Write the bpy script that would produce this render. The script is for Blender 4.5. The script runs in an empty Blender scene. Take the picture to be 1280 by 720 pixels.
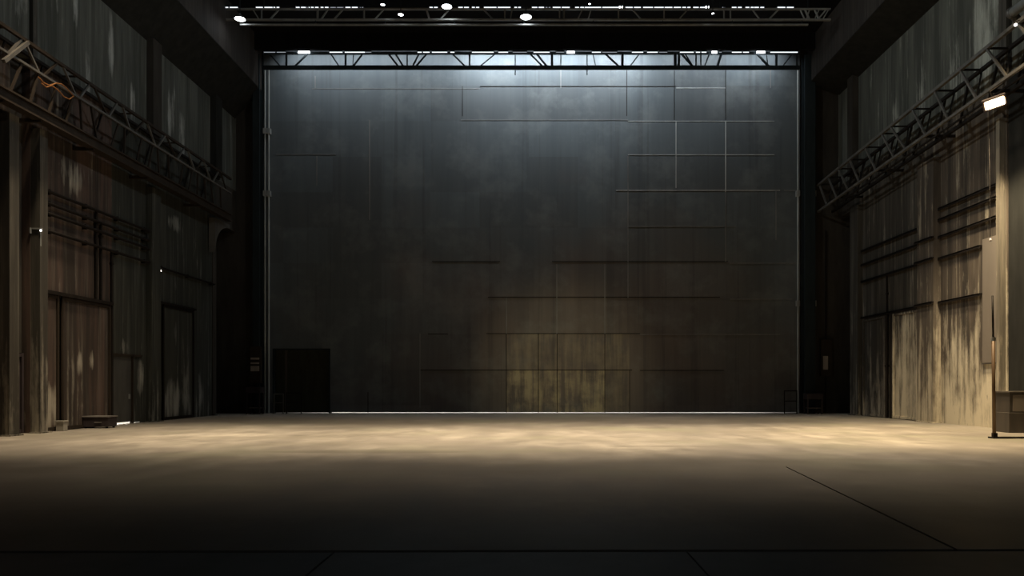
import bpy, bmesh, math, random
from mathutils import Vector, Matrix
random.seed(7)
C = bpy.context.scene.collection
R = math.radians

# ---------------------------------------------------------------- geometry of the place
F = 900.0            # focal length in pixels of the 1280 wide frame
VX, VY = 668.0, 480.0
EYE = 1.6
YB = 39.45           # distance of the big back wall
XL, XR = -16.35, 16.65
def at(px, py, Y):                       # point at distance Y seen at that pixel
    return Vector(((px-VX)/F*Y, Y, EYE+(VY-py)/F*Y))
def yl(px, X=XL): return X*F/(px-VX)     # distance along a side wall
def yr(px, X=XR): return X*F/(px-VX)
def bx_(px): return (px-VX)/F*YB
def bz_(py): return EYE+(VY-py)/F*YB

# ---------------------------------------------------------------- materials
def nt(name):
    m = bpy.data.materials.new(name); m.use_nodes = True
    t = m.node_tree; t.nodes.clear()
    o = t.nodes.new('ShaderNodeOutputMaterial'); b = t.nodes.new('ShaderNodeBsdfPrincipled')
    t.links.new(b.outputs[0], o.inputs[0])
    return m, t, b
def col(c): return (c[0], c[1], c[2], 1)
def noise(t, vec, scale, detail=4, rough=.55, sc=None, loc=(0,0,0)):
    if sc is not None:
        mp = t.nodes.new('ShaderNodeMapping'); mp.inputs['Scale'].default_value = sc
        mp.inputs['Location'].default_value = loc
        t.links.new(vec, mp.inputs[0]); vec = mp.outputs[0]
    n = t.nodes.new('ShaderNodeTexNoise'); n.inputs['Scale'].default_value = scale
    n.inputs['Detail'].default_value = detail; n.inputs['Roughness'].default_value = rough
    t.links.new(vec, n.inputs['Vector']); return n.outputs['Fac']
def ramp(t, fac, a, b, ca=(0,0,0), cb=(1,1,1)):
    r = t.nodes.new('ShaderNodeValToRGB')
    r.color_ramp.elements[0].position = a; r.color_ramp.elements[1].position = b
    r.color_ramp.elements[0].color = col(ca); r.color_ramp.elements[1].color = col(cb)
    t.links.new(fac, r.inputs[0]); return r.outputs[0]
def mix(t, fac, a, b, mode='MIX'):
    m = t.nodes.new('ShaderNodeMix'); m.data_type = 'RGBA'; m.blend_type = mode
    for s, v in ((0, fac), (6, a), (7, b)):
        if isinstance(v, (int, float)): m.inputs[s].default_value = v
        elif isinstance(v, tuple): m.inputs[s].default_value = col(v)
        else: t.links.new(v, m.inputs[s])
    return m.outputs[2]
def math_(t, op, a, b=None, clamp=False):
    m = t.nodes.new('ShaderNodeMath'); m.operation = op; m.use_clamp = clamp
    for s, v in ((0, a), (1, b)):
        if v is None: continue
        if isinstance(v, (int, float)): m.inputs[s].default_value = v
        else: t.links.new(v, m.inputs[s])
    return m.outputs[0]
def pos(t):
    g = t.nodes.new('ShaderNodeNewGeometry'); return g.outputs['Position']
def bump(t, b, h, st=.3, d=.02):
    n = t.nodes.new('ShaderNodeBump'); n.inputs['Strength'].default_value = st
    n.inputs['Distance'].default_value = d
    t.links.new(h, n.inputs['Height']); t.links.new(n.outputs[0], b.inputs['Normal'])

def wall_mat(name, base, dark, pale, amt=.5, tide=0.0, tide_h=4.0, streak=1.0, rough=.8, seed=0, dabs=(), grit=.45):
    """weathered painted surface: vertical rain streaks, peeled pale patches"""
    m, t, b = nt(name); p = pos(t)
    s1 = noise(t, p, 1.0, 6, .68, (1.5*streak, 1.5*streak, .08), (seed, seed, 0))
    s2 = noise(t, p, 1.0, 4, .6, (5.5, 5.5, .22), (seed*2, 0, 3))
    s3 = noise(t, p, .45, 5, .6, (1, 1, .7), (0, seed, 1))
    s4 = noise(t, p, 1.0, 6, .7, (2.2, 2.2, .55), (seed, 5, 2))
    s5 = noise(t, p, 1.0, 5, .7, (7, 7, 1.1), (seed, 1, 7))
    c = mix(t, ramp(t, s1, .42, .60), dark, base)
    c = mix(t, ramp(t, s3, .35, .7), c, mix(t, .55, c, dark))
    c = mix(t, ramp(t, s2, .50, .78), c, mix(t, .22, c, pale))
    k = math_(t, 'ADD', math_(t, 'MULTIPLY', s4, .55), math_(t, 'MULTIPLY', s2, .45))
    k = math_(t, 'ADD', k, math_(t, 'MULTIPLY', s3, .25))
    sx = t.nodes.new('ShaderNodeSeparateXYZ'); t.links.new(p, sx.inputs[0])
    if tide:
        g = math_(t, 'SUBTRACT', 1.0, math_(t, 'DIVIDE', sx.outputs[2], tide_h), True)
        k = math_(t, 'ADD', k, math_(t, 'MULTIPLY', g, tide))
    for (cy, cz, ry, rz) in dabs:
        a = math_(t, 'DIVIDE', math_(t, 'SUBTRACT', sx.outputs[1], cy), ry); e = math_(t, 'DIVIDE', math_(t, 'SUBTRACT', sx.outputs[2], cz), rz)
        q = math_(t, 'SUBTRACT', 1.0, math_(t, 'ADD', math_(t, 'MULTIPLY', a, a), math_(t, 'MULTIPLY', e, e)), True)
        k = math_(t, 'ADD', k, math_(t, 'MULTIPLY', q, .20))
    th = .82 - .16*amt
    c = mix(t, ramp(t, k, th-.07, th+.13), c, pale)
    c = mix(t, math_(t, 'MULTIPLY', ramp(t, s5, .68, .34), grit), c, dark)
    t.links.new(c, b.inputs['Base Color'])
    b.inputs['Roughness'].default_value = rough; b.inputs['Specular IOR Level'].default_value = .25
    bump(t, b, s4, .35, .03)
    return m

def plain(name, c, rough=.6, metal=0.0, var=.25, streaky=True):
    m, t, b = nt(name); p = pos(t)
    n = noise(t, p, 1.5, 4, .6, (2, 2, .4 if streaky else 2))
    d = tuple(x*(1-var) for x in c); l = tuple(min(1, x*(1+var)) for x in c)
    t.links.new(mix(t, ramp(t, n, .3, .7), d, l), b.inputs['Base Color'])
    b.inputs['Roughness'].default_value = rough; b.inputs['Metallic'].default_value = metal
    if max(c) < .06: b.inputs['Specular IOR Level'].default_value = .12
    return m
def glow(name, c, s):
    m = bpy.data.materials.new(name); m.use_nodes = True
    t = m.node_tree; t.nodes.clear()
    o = t.nodes.new('ShaderNodeOutputMaterial'); e = t.nodes.new('ShaderNodeEmission')
    e.inputs[0].default_value = col(c); e.inputs[1].default_value = s
    t.links.new(e.outputs[0], o.inputs[0]); return m

M = {}
LD = [(24.0,2.3,.25,.5),(25.8,2.3,.2,.5),(26.5,2.5,.2,.45),(24.2,.9,.5,1.0),(25.5,8.9,1.0,.7),(28.4,8.8,.9,.9)]
LD2 = [(28.7,3.05,.35,.5),(29.9,1.9,.3,.9),(32.5,.9,.9,1.2),(33.6,1.6,.5,1.6),(32.6,8.9,.8,.5),(35.2,1.2,.3,1.5),(32.7,4.0,.2,1.0)]
M['wall_l'] = wall_mat('left_wall_rusted_panels', (.108,.072,.058), (.040,.031,.026), (.36,.33,.27), .30, .05, 3.0, seed=1, dabs=LD)
M['wall_l_green'] = wall_mat('left_wall_green_panels', (.052,.052,.043), (.030,.032,.027), (.30,.30,.27), .28, .06, 2.5, seed=5, dabs=LD2)
M['wall_lu'] = wall_mat('upper_cladding_left', (.125,.130,.115), (.062,.066,.057), (.42,.43,.40), .16, seed=3, dabs=[(22.9,14.6,.5,2.0),(26.3,12.9,.3,1.2),(25.6,15.5,.25,1.4),(24.7,15.0,.2,.9),(27.8,14.8,.3,1.8),(32.4,14.0,.5,2.2),(33.4,13.2,.4,1.4),(29.3,13.2,.25,1.0)])
M['wall_r'] = wall_mat('right_wall_limewash', (.115,.092,.072), (.050,.042,.035), (.64,.57,.43), .50, .26, 6.0, seed=9, grit=.75)
M['wall_rf'] = wall_mat('right_wall_far_panels', (.078,.070,.060), (.040,.036,.030), (.38,.34,.27), .35, .17, 4.5, seed=12)
M['pilaster'] = wall_mat('pilaster_limewash', (.130,.108,.085), (.060,.050,.042), (.50,.44,.33), .50, .18, 5.0, seed=41)
M['wall_ru'] = wall_mat('upper_cladding_right', (.135,.140,.120), (.065,.068,.060), (.42,.43,.38), .26, seed=15, dabs=[(25.9,15.8,.9,2.5),(27.0,14.8,.7,2.4),(28.6,14.2,.5,2.0),(31.0,14.0,.5,1.6),(33.2,13.8,.4,1.4),(26.4,13.5,.4,1.3)])
M['column'] = wall_mat('column_paint', (.072,.067,.056), (.045,.040,.034), (.36,.33,.27), .35, .12, 4, seed=20, rough=.65)
M['column_pale'] = wall_mat('column_pale_paint', (.28,.25,.19), (.12,.105,.085), (.55,.48,.36), .4, .1, 4, seed=22, rough=.6)
M['dark_recess'] = plain('dark_recess_paint', (.045,.040,.034), .85)
M['black'] = plain('black_paint', (.022,.022,.020), .9)
M['ceiling'] = plain('black_ceiling', (.008,.008,.009), .9)
M['steel_dark'] = plain('dark_teal_steel', (.022,.030,.034), .6, 0)
M['steel'] = plain('weathered_steel', (.13,.122,.110), .5, .3)
M['steel_brown'] = plain('brown_steel', (.040,.031,.024), .6, .2)
M['steel_grey'] = plain('grey_steel', (.30,.31,.30), .5, .3)
M['pipe_dark'] = plain('dark_pipe', (.016,.013,.011), .6)
M['rail_pale'] = plain('pale_guide_rail', (.34,.36,.35), .5, .2)
M['fascia'] = wall_mat('fascia_paint', (.060,.052,.046), (.035,.031,.028), (.16,.15,.14), .1, seed=30)
M['orange'] = plain('orange_cable', (.30,.12,.03), .5)
M['grey_board'] = plain('grey_board', (.17,.145,.12), .75, 0, .06)
M['doorway'] = plain('doorway_paint', (.045,.046,.034), .8)
M['case'] = plain('dark_case', (.045,.036,.038), .45)
M['case_edge'] = plain('case_edge_metal', (.30,.28,.26), .35, .6)
M['pale_block'] = plain('pale_block', (.30,.28,.24), .8)
M['cabinet'] = plain('cabinet_paint', (.06,.050,.040), .6)
M['plate'] = plain('pale_plate', (.34,.30,.27), .6)
M['pole'] = plain('brown_pole', (.11,.065,.03), .5, .2)
M['door'] = plain('grey_door', (.060,.058,.052), .7)
M['white'] = plain('white_room', (.7,.7,.7), .8)
M['tube'] = glow('tube_glow', (.86,.93,1), 1.3)
M['tube_dim'] = glow('tube_glow_dim', (.82,.90,1), .35)
M['lamp'] = glow('lamp_glow', (.90,.95,1), 14)
M['lamp_warm'] = glow('lamp_warm_glow', (1,.72,.38), 22)
M['spark'] = glow('small_lamp_glow', (1,.95,.85), 5)

# floor
m, t, b = nt('concrete_floor'); p = pos(t)
n1 = noise(t, p, .16, 6, .62); n2 = noise(t, p, 1.1, 6, .65, (1, .5, 1), (3, 2, 0)); n3 = noise(t, p, .35, 3, .5, (.35, 1.3, 1), (9, 4, 0))
c = mix(t, ramp(t, n1, .35, .68), (.17,.148,.125), (.43,.385,.32))
c = mix(t, ramp(t, n2, .30, .72), (.17,.15,.125), c)
c = mix(t, math_(t, 'MULTIPLY', ramp(t, n3, .48, .62), .45), c, (.19,.17,.13))
sx = t.nodes.new('ShaderNodeSeparateXYZ'); t.links.new(p, sx.inputs[0])
for ex, ey, rx, ry, st in ((-3.9, 17.0, 2.5, .42, .55), (3.3, 18.5, 1.6, .30, .35), (-9.0, 13.4, 2.2, .5, .25), (6.5, 15.0, 2.8, .4, .25)):
    a = math_(t, 'DIVIDE', math_(t, 'SUBTRACT', sx.outputs[0], ex), rx); e = math_(t, 'DIVIDE', math_(t, 'SUBTRACT', sx.outputs[1], ey), ry)
    q = math_(t, 'SUBTRACT', 1.15, math_(t, 'ADD', math_(t, 'MULTIPLY', a, a), math_(t, 'MULTIPLY', e, e)), True)
    q = math_(t, 'MULTIPLY', ramp(t, math_(t, 'MULTIPLY', q, math_(t, 'ADD', n2, .5)), .05, .45), st)
    c = mix(t, q, c, (.13,.115,.085))
c = mix(t, math_(t, 'MULTIPLY', ramp(t, noise(t, p, .22, 3, .5, None), .52, .66), .35), c, (.25,.25,.17))
t.links.new(c, b.inputs['Base Color'])
t.links.new(ramp(t, n2, .2, .8, (.42,.42,.42), (.68,.68,.68)), b.inputs['Roughness'])
bump(t, b, n2, .15, .01)
M['floor'] = m
m, t, b = nt('front_strip_concrete'); p = pos(t)
n1 = noise(t, p, .8, 6, .6)
t.links.new(mix(t, ramp(t, n1, .3, .7), (.10,.11,.115), (.17,.18,.185)), b.inputs['Base Color'])
b.inputs['Roughness'].default_value = .55
M['floor_front'] = m

# back wall: large metal sheets, each sheet its own shade, stains at the bottom centre
m, t, b = nt('back_wall_sheets'); p = pos(t)
sx = t.nodes.new('ShaderNodeSeparateXYZ'); t.links.new(p, sx.inputs[0])
ix = math_(t, 'FLOOR', math_(t, 'DIVIDE', math_(t, 'ADD', sx.outputs[0], 100 - 13.15 + 2.69*40 - 100), 2.69))
iz = math_(t, 'FLOOR', math_(t, 'DIVIDE', math_(t, 'SUBTRACT', sx.outputs[2], .44), 1.945))
cx = t.nodes.new('ShaderNodeCombineXYZ'); t.links.new(ix, cx.inputs[0]); t.links.new(iz, cx.inputs[1])
wn = t.nodes.new('ShaderNodeTexWhiteNoise'); wn.noise_dimensions = '2D'; t.links.new(cx.outputs[0], wn.inputs['Vector'])
n1 = noise(t, p, .13, 4, .6); n2 = noise(t, p, 1, 5, .6, (1.6, 1, .10)); n3 = noise(t, p, .9, 5, .65); n4 = noise(t, p, 1, 5, .6, (4.5, 1, .35), (2, 0, 1))
cold = mix(t, ramp(t, n2, .25, .75), (.080,.100,.114), (.118,.140,.153))
warm = mix(t, ramp(t, n2, .3, .7), (.128,.106,.098), (.176,.150,.136))
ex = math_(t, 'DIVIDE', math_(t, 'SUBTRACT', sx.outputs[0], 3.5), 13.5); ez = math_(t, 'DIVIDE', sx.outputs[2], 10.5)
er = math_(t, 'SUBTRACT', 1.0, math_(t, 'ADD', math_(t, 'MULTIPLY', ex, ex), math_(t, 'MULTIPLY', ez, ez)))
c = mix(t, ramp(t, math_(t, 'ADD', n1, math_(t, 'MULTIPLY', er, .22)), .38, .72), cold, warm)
c = mix(t, math_(t, 'MULTIPLY', wn.outputs['Value'], .40), c, (.05,.05,.05))
dr_ = noise(t, p, 1, 4, .6, (2.6, 1, .05), (7, 0, 2))
c = mix(t, math_(t, 'MULTIPLY', ramp(t, dr_, .56, .66), .35), c, (.04,.043,.045))
c = mix(t, math_(t, 'MULTIPLY', ramp(t, noise(t, p, .55, 5, .65, None), .50, .68), .25), c, (.26,.28,.28))
k = math_(t, 'MULTIPLY', n4, n3)
def band(v, lo, hi):
    return math_(t, 'MULTIPLY', math_(t, 'GREATER_THAN', v, lo), math_(t, 'LESS_THAN', v, hi))
rr = math_(t, 'MULTIPLY', band(sx.outputs[0], -1.53, 5.20), band(sx.outputs[2], 0, 4.36))
r2 = math_(t, 'MULTIPLY', band(sx.outputs[0], -1.53, 3.88), band(sx.outputs[2], 0, 2.39))
rr = math_(t, 'ADD', math_(t, 'MULTIPLY', rr, .30), math_(t, 'MULTIPLY', r2, .5))
c = mix(t, math_(t, 'MULTIPLY', ramp(t, k, .18, .34), rr), c, (.45,.39,.25))
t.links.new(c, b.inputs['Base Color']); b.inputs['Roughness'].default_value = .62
bump(t, b, n3, .12, .02)
M['back'] = m
M['seam_light'] = plain('pale_seam', (.40,.42,.42), .6)
M['seam_mid'] = plain('grey_seam', (.17,.175,.175), .6)
M['seam_dark'] = plain('dark_seam', (.020,.018,.016), .8)

# ---------------------------------------------------------------- mesh builder
class MB:
    def __init__(s): s.v = []; s.f = []; s.mi = []; s.mats = []; s.cur = 0
    def mat(s, m):
        if m not in s.mats: s.mats.append(m)
        s.cur = s.mats.index(m); return s
    def add(s, vs, fs):
        o = len(s.v); s.v += [Vector(v) for v in vs]
        for f in fs: s.f.append([i+o for i in f]); s.mi.append(s.cur)
        return s
    def box(s, x0, x1, y0, y1, z0, z1):
        if x0 > x1: x0, x1 = x1, x0
        if y0 > y1: y0, y1 = y1, y0
        if z0 > z1: z0, z1 = z1, z0
        return s.add([(x0,y0,z0),(x1,y0,z0),(x1,y1,z0),(x0,y1,z0),(x0,y0,z1),(x1,y0,z1),(x1,y1,z1),(x0,y1,z1)],
              [(0,3,2,1),(4,5,6,7),(0,1,5,4),(1,2,6,5),(2,3,7,6),(3,0,4,7)])
    def bar(s, p, q, w, h=None):
        p, q = Vector(p), Vector(q); h = h or w
        d = (q-p).normalized(); up = Vector((0,0,1)) if abs(d.z) < .95 else Vector((1,0,0))
        a = d.cross(up).normalized(); b2 = a.cross(d).normalized()
        vs = [e + a*(i*w/2) + b2*(j*h/2) for e in (p, q) for (i, j) in ((-1,-1),(1,-1),(1,1),(-1,1))]
        return s.add(vs, [(0,3,2,1),(4,5,6,7),(0,1,5,4),(1,2,6,5),(2,3,7,6),(3,0,4,7)])
    def tube(s, p, q, r, n=10, r2=None):
        p, q = Vector(p), Vector(q); r2 = r if r2 is None else r2
        d = (q-p).normalized(); up = Vector((0,0,1)) if abs(d.z) < .95 else Vector((1,0,0))
        a = d.cross(up).normalized(); b2 = a.cross(d).normalized()
        vs = [e + (a*math.cos(2*math.pi*k/n) + b2*math.sin(2*math.pi*k/n))*rr for e, rr in ((p, r), (q, r2)) for k in range(n)]
        fs = [(k, (k+1) % n, n+(k+1) % n, n+k) for k in range(n)]
        fs += [tuple(range(n-1, -1, -1)), tuple(range(n, 2*n))]
        return s.add(vs, fs)
    def path(s, pts, r, n=8):
        for a, b2 in zip(pts, pts[1:]): s.tube(a, b2, r, n)
        return s
    def prism(s, poly, axis, a0, a1):      # poly in the two other axes, extruded along axis
        n = len(poly)
        def V(u, w, a): return {'x': (a,u,w), 'y': (u,a,w), 'z': (u,w,a)}[axis]
        vs = [V(u, w, a0) for u, w in poly] + [V(u, w, a1) for u, w in poly]
        return s.add(vs, [tuple(range(n-1,-1,-1)), tuple(range(n, 2*n))] + [(k, (k+1) % n, n+(k+1) % n, n+k) for k in range(n)])
    def lathe(s, prof, c, n=24, tilt=None):
        c = Vector(c); rot = tilt or Matrix.Identity(3)
        vs = [c + rot @ Vector((r*math.cos(2*math.pi*k/n), r*math.sin(2*math.pi*k/n), z)) for r, z in prof for k in range(n)]
        fs = []
        for i in range(len(prof)-1):
            for k in range(n): fs.append((i*n+k, i*n+(k+1) % n, (i+1)*n+(k+1) % n, (i+1)*n+k))
        return s.add(vs, fs)
    def build(s, name, mat=None, parent=None, bevel=0, smooth=False):
        if mat is not None: mats = [mat]
        else: mats = s.mats
        if parent is not None: org = parent.matrix_world.translation.copy() if False else Vector(parent.get('_org', (0,0,0)))
        else:
            lo = [min(v[i] for v in s.v) for i in range(3)]; hi = [max(v[i] for v in s.v) for i in range(3)]
            org = Vector(((lo[0]+hi[0])/2, (lo[1]+hi[1])/2, lo[2]))
        me = bpy.data.meshes.new(name)
        me.from_pydata([tuple(v-org) for v in s.v], [], s.f)
        for m in mats: me.materials.append(m)
        if mat is None:
            for p, i in zip(me.polygons, s.mi): p.material_index = i
        bm = bmesh.new(); bm.from_mesh(me); bmesh.ops.recalc_face_normals(bm, faces=bm.faces); bm.to_mesh(me); bm.free()
        if smooth:
            for p in me.polygons: p.use_smooth = True
        o = bpy.data.objects.new(name, me); C.objects.link(o)
        if parent is not None: o.parent = parent; ORG[o.name] = org
        else: o.location = org; ORG[o.name] = org
        if parent is not None and parent.type == 'MESH': pass
        if bevel:
            bv = o.modifiers.new('bevel', 'BEVEL'); bv.width = bevel; bv.segments = 2; bv.limit_method = 'ANGLE'
        return o
ORG = {}
_old_build = MB.build
def build(self, name, mat=None, parent=None, bevel=0, smooth=False):
    if parent is not None:
        org = ORG[parent.name]
        me_owner = self
        me = bpy.data.meshes.new(name)
        me.from_pydata([tuple(v-org) for v in self.v], [], self.f)
        mats = [mat] if mat is not None else self.mats
        for m in mats: me.materials.append(m)
        if mat is None:
            for p, i in zip(me.polygons, self.mi): p.material_index = i
        bm = bmesh.new(); bm.from_mesh(me); bmesh.ops.recalc_face_normals(bm, faces=bm.faces); bm.to_mesh(me); bm.free()
        if smooth:
            for p in me.polygons: p.use_smooth = True
        o = bpy.data.objects.new(name, me); C.objects.link(o); o.parent = parent; ORG[o.name] = org
        if bevel:
            bv = o.modifiers.new('bevel', 'BEVEL'); bv.width = bevel; bv.segments = 2; bv.limit_method = 'ANGLE'
        return o
    return _old_build(self, name, mat, None, bevel, smooth)
MB.build = build
def tag(o, label, cat, group=None, kind=None):
    o['label'] = label; o['category'] = cat
    if group: o['group'] = group
    if kind: o['kind'] = kind
    return o
def thing(name, loc, label, cat, group=None):
    o = bpy.data.objects.new(name, None); C.objects.link(o); o.location = loc; o.empty_display_size = .3
    ORG[o.name] = Vector(loc)
    return tag(o, label, cat, group)
def struct(o, label=None, cat=None):
    o['kind'] = 'structure'
    if label: o['label'] = label; o['category'] = cat or 'wall'
    return o
def ordinal(n):
    return ['first','second','third','fourth','fifth','sixth','seventh','eighth','ninth','tenth','eleventh','twelfth','thirteenth','fourteenth','fifteenth','sixteenth','seventeenth','eighteenth','nineteenth','twentieth'][n]
def rank(i, n):          # place in a row counted from the nearer end
    if i == 0: return 'leftmost'
    if i == n-1: return 'rightmost'
    if i < n/2: return ordinal(i) + ' from the left'
    return ordinal(n-1-i) + ' from the right'

# ---------------------------------------------------------------- floor
g0, g1 = 6.80, 7.0           # the wide joint crosses at a slight angle
def gy(x): return 6.895 + x*.0082
f = MB()
x0, x1 = -19.0, 19.0
sA, sB = (4.10, 7.05), (4.86, 13.9)    # skew joint
w = .018
f.prism([(x0, gy(x0)+.045), (4.08-w, gy(4.08)+.045), (sB[0]-w, sB[1]), (sB[0]-w, 46), (x0, 46)], 'z', -.12, 0)
f.prism([(4.08+w, gy(4.08)+.045), (x1, gy(x1)+.045), (x1, 46), (sB[0]-w, 46), (sB[0]-w, sB[1]), (sB[0]+w, sB[1])], 'z', -.12, 0)
struct(f.build('floor', M['floor']), 'wide worn concrete floor of the empty hall', 'floor')
f = MB()
for a, b2 in ((x0, -1.915), (-1.895, 1.445), (1.462, x1)):
    f.prism([(a, -8), (b2, -8), (b2, gy(b2)-.045), (a, gy(a)-.045)], 'z', -.12, 0)
struct(f.build('floor_front', M['floor_front']), 'dark concrete strip of floor in front of the wide joint', 'floor')
struct(MB().box(x0, x1, -8, 46, -.3, -.1205).build('floor_subbase', M['black']), 'black bottom of the joints in the floor', 'floor')

# ---------------------------------------------------------------- ceiling, fascias
struct(MB().box(-19, 19, -8, 38.4, 20.3, 20.6).build('ceiling', M['ceiling']), 'black ceiling of the hall', 'ceiling')
struct(MB().box(-19, 19, 38.4, 42, 20.3, 20.6).build('ceiling_back', M['ceiling']), 'dark ceiling strip over the wall lights', 'ceiling')
struct(MB().box(-16.4, 16.7, 38.30, 38.48, 19.42, 20.3).build('trim_1', M['ceiling']), 'black header hanging from the ceiling before the back wall', 'trim')
struct(MB().prism([(XL, 16.15), (-14.9, 17.65), (-14.9, 20.3), (XL-.4, 20.3), (XL-.4, 16.15)], 'y', -8, 39.4).build('trim_2', M['fascia']), 'long brown box girder under the ceiling on the left', 'trim')
struct(MB().prism([(XR, 17.45), (14.95, 18.0), (14.95, 20.3), (XR+.4, 20.3), (XR+.4, 17.45)], 'y', -8, 39.4).build('trim_3', M['fascia']), 'long brown box girder under the ceiling on the right', 'trim')

struct(MB().prism([(XL, 16.14), (-14.9, 17.64), (-14.9, 17.60), (XL, 16.08)], 'y', -8, 39.3).build('shade_sheet_left', M['black']), 'underside of the left box girder with its shade painted black', 'trim')  # thin black sheet paints in the shade under the girder
struct(MB().prism([(XR, 17.44), (14.95, 17.99), (14.95, 17.95), (XR, 17.38)], 'y', -8, 39.3).build('shade_sheet_right', M['black']), 'underside of the right box girder with its shade painted black', 'trim')  # right girder: underside shade painted as a black sheet too
# ---------------------------------------------------------------- back wall
D0, D1, DT = bx_(341), bx_(413), bz_(437)
BX0, BX1 = bx_(329.5), bx_(1000)
GAP = .055
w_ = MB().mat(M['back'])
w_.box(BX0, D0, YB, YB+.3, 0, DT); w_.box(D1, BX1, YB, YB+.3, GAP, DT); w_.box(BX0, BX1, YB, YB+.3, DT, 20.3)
def hs(pxa, pxb, py, mt, th=.04, pr=.008):
    w_.mat(M[mt]).box(bx_(pxa), bx_(pxb), YB-pr, YB+.01, bz_(py)-th/2, bz_(py)+th/2)
def vs(px, pya, pyb, mt, th=.06, pr=.010):
    if mt == 'seam_dark': th = .035
    w_.mat(M[mt]).box(bx_(px)-th/2, bx_(px)+th/2, YB-pr, YB+.01, bz_(pyb), bz_(pya))
for a, b2, y, mt in ((600,845,108,'seam_dark'),(390,600,111,'seam_mid'),(845,907,110,'seam_light'),(785,968,151.5,'seam_light'),(576,785,150,'seam_mid'),(785,968,193.5,'seam_light'),
                    (770,975,238,'seam_light'),(785,920,283,'seam_mid'),(345,420,193,'seam_mid'),(912,1000,329,'seam_mid'),(912,990,374,'seam_mid'),(980,1000,238,'seam_mid'),
                    (540,625,327,'seam_dark'),(690,910,327,'seam_dark'),(610,755,371.5,'seam_dark'),(755,900,371.5,'seam_dark'),(535,560,417.5,'seam_dark'),(608,800,417,'seam_dark'),
                    (525,790,462.5,'seam_dark'),(800,905,463,'seam_dark'),(800,975,418,'seam_mid')):
    hs(a, b2, y, mt)
for x, a, b2, mt in ((843,88,150,'seam_dark'),(783.5,86,145,'seam_dark'),(845,151,235,'seam_light'),(907,86,150,'seam_dark'),(907,151,240,'seam_light'),(907,240,327,'seam_mid'),
                    (785,195,372,'seam_mid'),(970,238,300,'seam_mid'),(578,108,145,'seam_dark'),(462,150,275,'seam_mid'),(394,95,110,'seam_mid'),(396,195,232,'seam_mid'),
                    (696,330,417,'seam_mid'),(756,330,417,'seam_mid'),(633,417,516,'seam_dark'),(696.5,417,516,'seam_dark'),(756,417,516,'seam_dark'),(787,463,516,'seam_dark'),(633,372,417,'seam_mid'),(673,417,516,'seam_dark'),
                    (525,417,510,'seam_mid'),(460,490,516,'seam_dark'),(701,86,110,'seam_mid'),(963,86,110,'seam_mid')):
    vs(x, a, b2, mt)
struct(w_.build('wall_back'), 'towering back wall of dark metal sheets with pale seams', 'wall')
# dark doorway leaf, recessed
dr = MB().mat(M['doorway']).box(D0, D1, YB+.22, YB+.28, .03, DT)
dr.mat(M['steel_dark']).box(D0, D0+.08, YB-.03, YB+.3, 0, DT+.06).box(D1-.08, D1, YB-.03, YB+.3, .0, DT+.06).box(D0, D1, YB-.03, YB+.3, DT-.02, DT+.06)
dr.mat(M['cabinet']).box(bx_(355), bx_(358), YB+.12, YB+.24, .03, DT)
struct(dr.build('door_1'), 'wide black doorway at the left foot of the back wall', 'door')
# back corners beside the great wall
struct(MB().box(-19, BX0-.05, YB+.05, YB+.35, 0, 20.3).build('wall_back_left', M['dark_recess']), 'dark strip of wall in the far left corner', 'wall')
struct(MB().box(BX1+.05, 19, YB+.05, YB+.35, 0, 20.3).build('wall_back_right', M['dark_recess']), 'dark strip of wall in the far right corner', 'wall')
struct(MB().box(-19, 19, 42, 42.2, 0, 20.3).build('wall_outer', M['black']), 'dark wall of the space behind the great wall', 'wall')

# ---------------------------------------------------------------- side walls
ZL = 12.15
YD0, YD1 = yl(139.5), yl(177)
def side_left():
    w = MB().mat(M['wall_l'])
    T = XL-.4
    w.box(T, XL, -8, 22.45, 0, ZL)
    w.mat(M['dark_recess']).box(T, XL-.28, 22.45, 23.35, 0, ZL)
    w.mat(M['wall_l']).box(T, XL, 23.35, YD0, 0, ZL)
    w.mat(M['wall_l_green']).box(T, XL, YD0, YD1, 2.75, ZL).box(T, XL, YD1, 31.0, 0, ZL).box(T, XL, 31.0, 36.9, 0, ZL)
    w.mat(M['dark_recess']).box(T, XL, 36.9, YB, 9.9, ZL)
    w.mat(M['wall_lu']).box(T, XL, -8, YB, ZL, 16.3)
    return w
struct(side_left().build('wall_left'), 'tall stained brown wall with greenish cladding above the gantry', 'wall')
ZR = 12.4
def side_right():
    T = XR+.4
    w = MB().mat(M['black']).box(T, XR+.06, -8, 25.38, 0, ZR)
    w.mat(M['wall_r']).box(T, XR, 25.38, 31.0, 0, ZR)
    w.mat(M['wall_rf']).box(T, XR, 31.0, 37.45, 0, ZR)
    w.mat(M['dark_recess']).box(T, XR, 37.45, YB, 10.7, ZR)
    w.mat(M['wall_ru']).box(T, XR, -8, YB, ZR, 17.6)
    return w
struct(side_right().build('wall_right'), 'tall right wall with peeling limewash near the floor', 'wall')
# dark alcoves at the far ends of both side walls
struct(MB().box(-18.6, -18.4, 36.7, YB+.05, 0, 10).box(-18.4, XL-.4, 36.7, 36.9, 0, 10).box(-18.4, XL-.4, 36.7, YB+.05, 9.9, 10.1).build('wall_alcove_left', M['black']), 'black alcove at the far end of the left wall', 'wall')
struct(MB().box(18.4, 18.6, 37.25, YB+.05, 0, 10.8).box(XR+.4, 18.4, 37.25, 37.45, 0, 10.8).box(XR+.4, 18.4, 37.25, YB+.05, 10.7, 10.9).build('wall_alcove_right', M['black']), 'black alcove at the far end of the right wall', 'wall')
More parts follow.
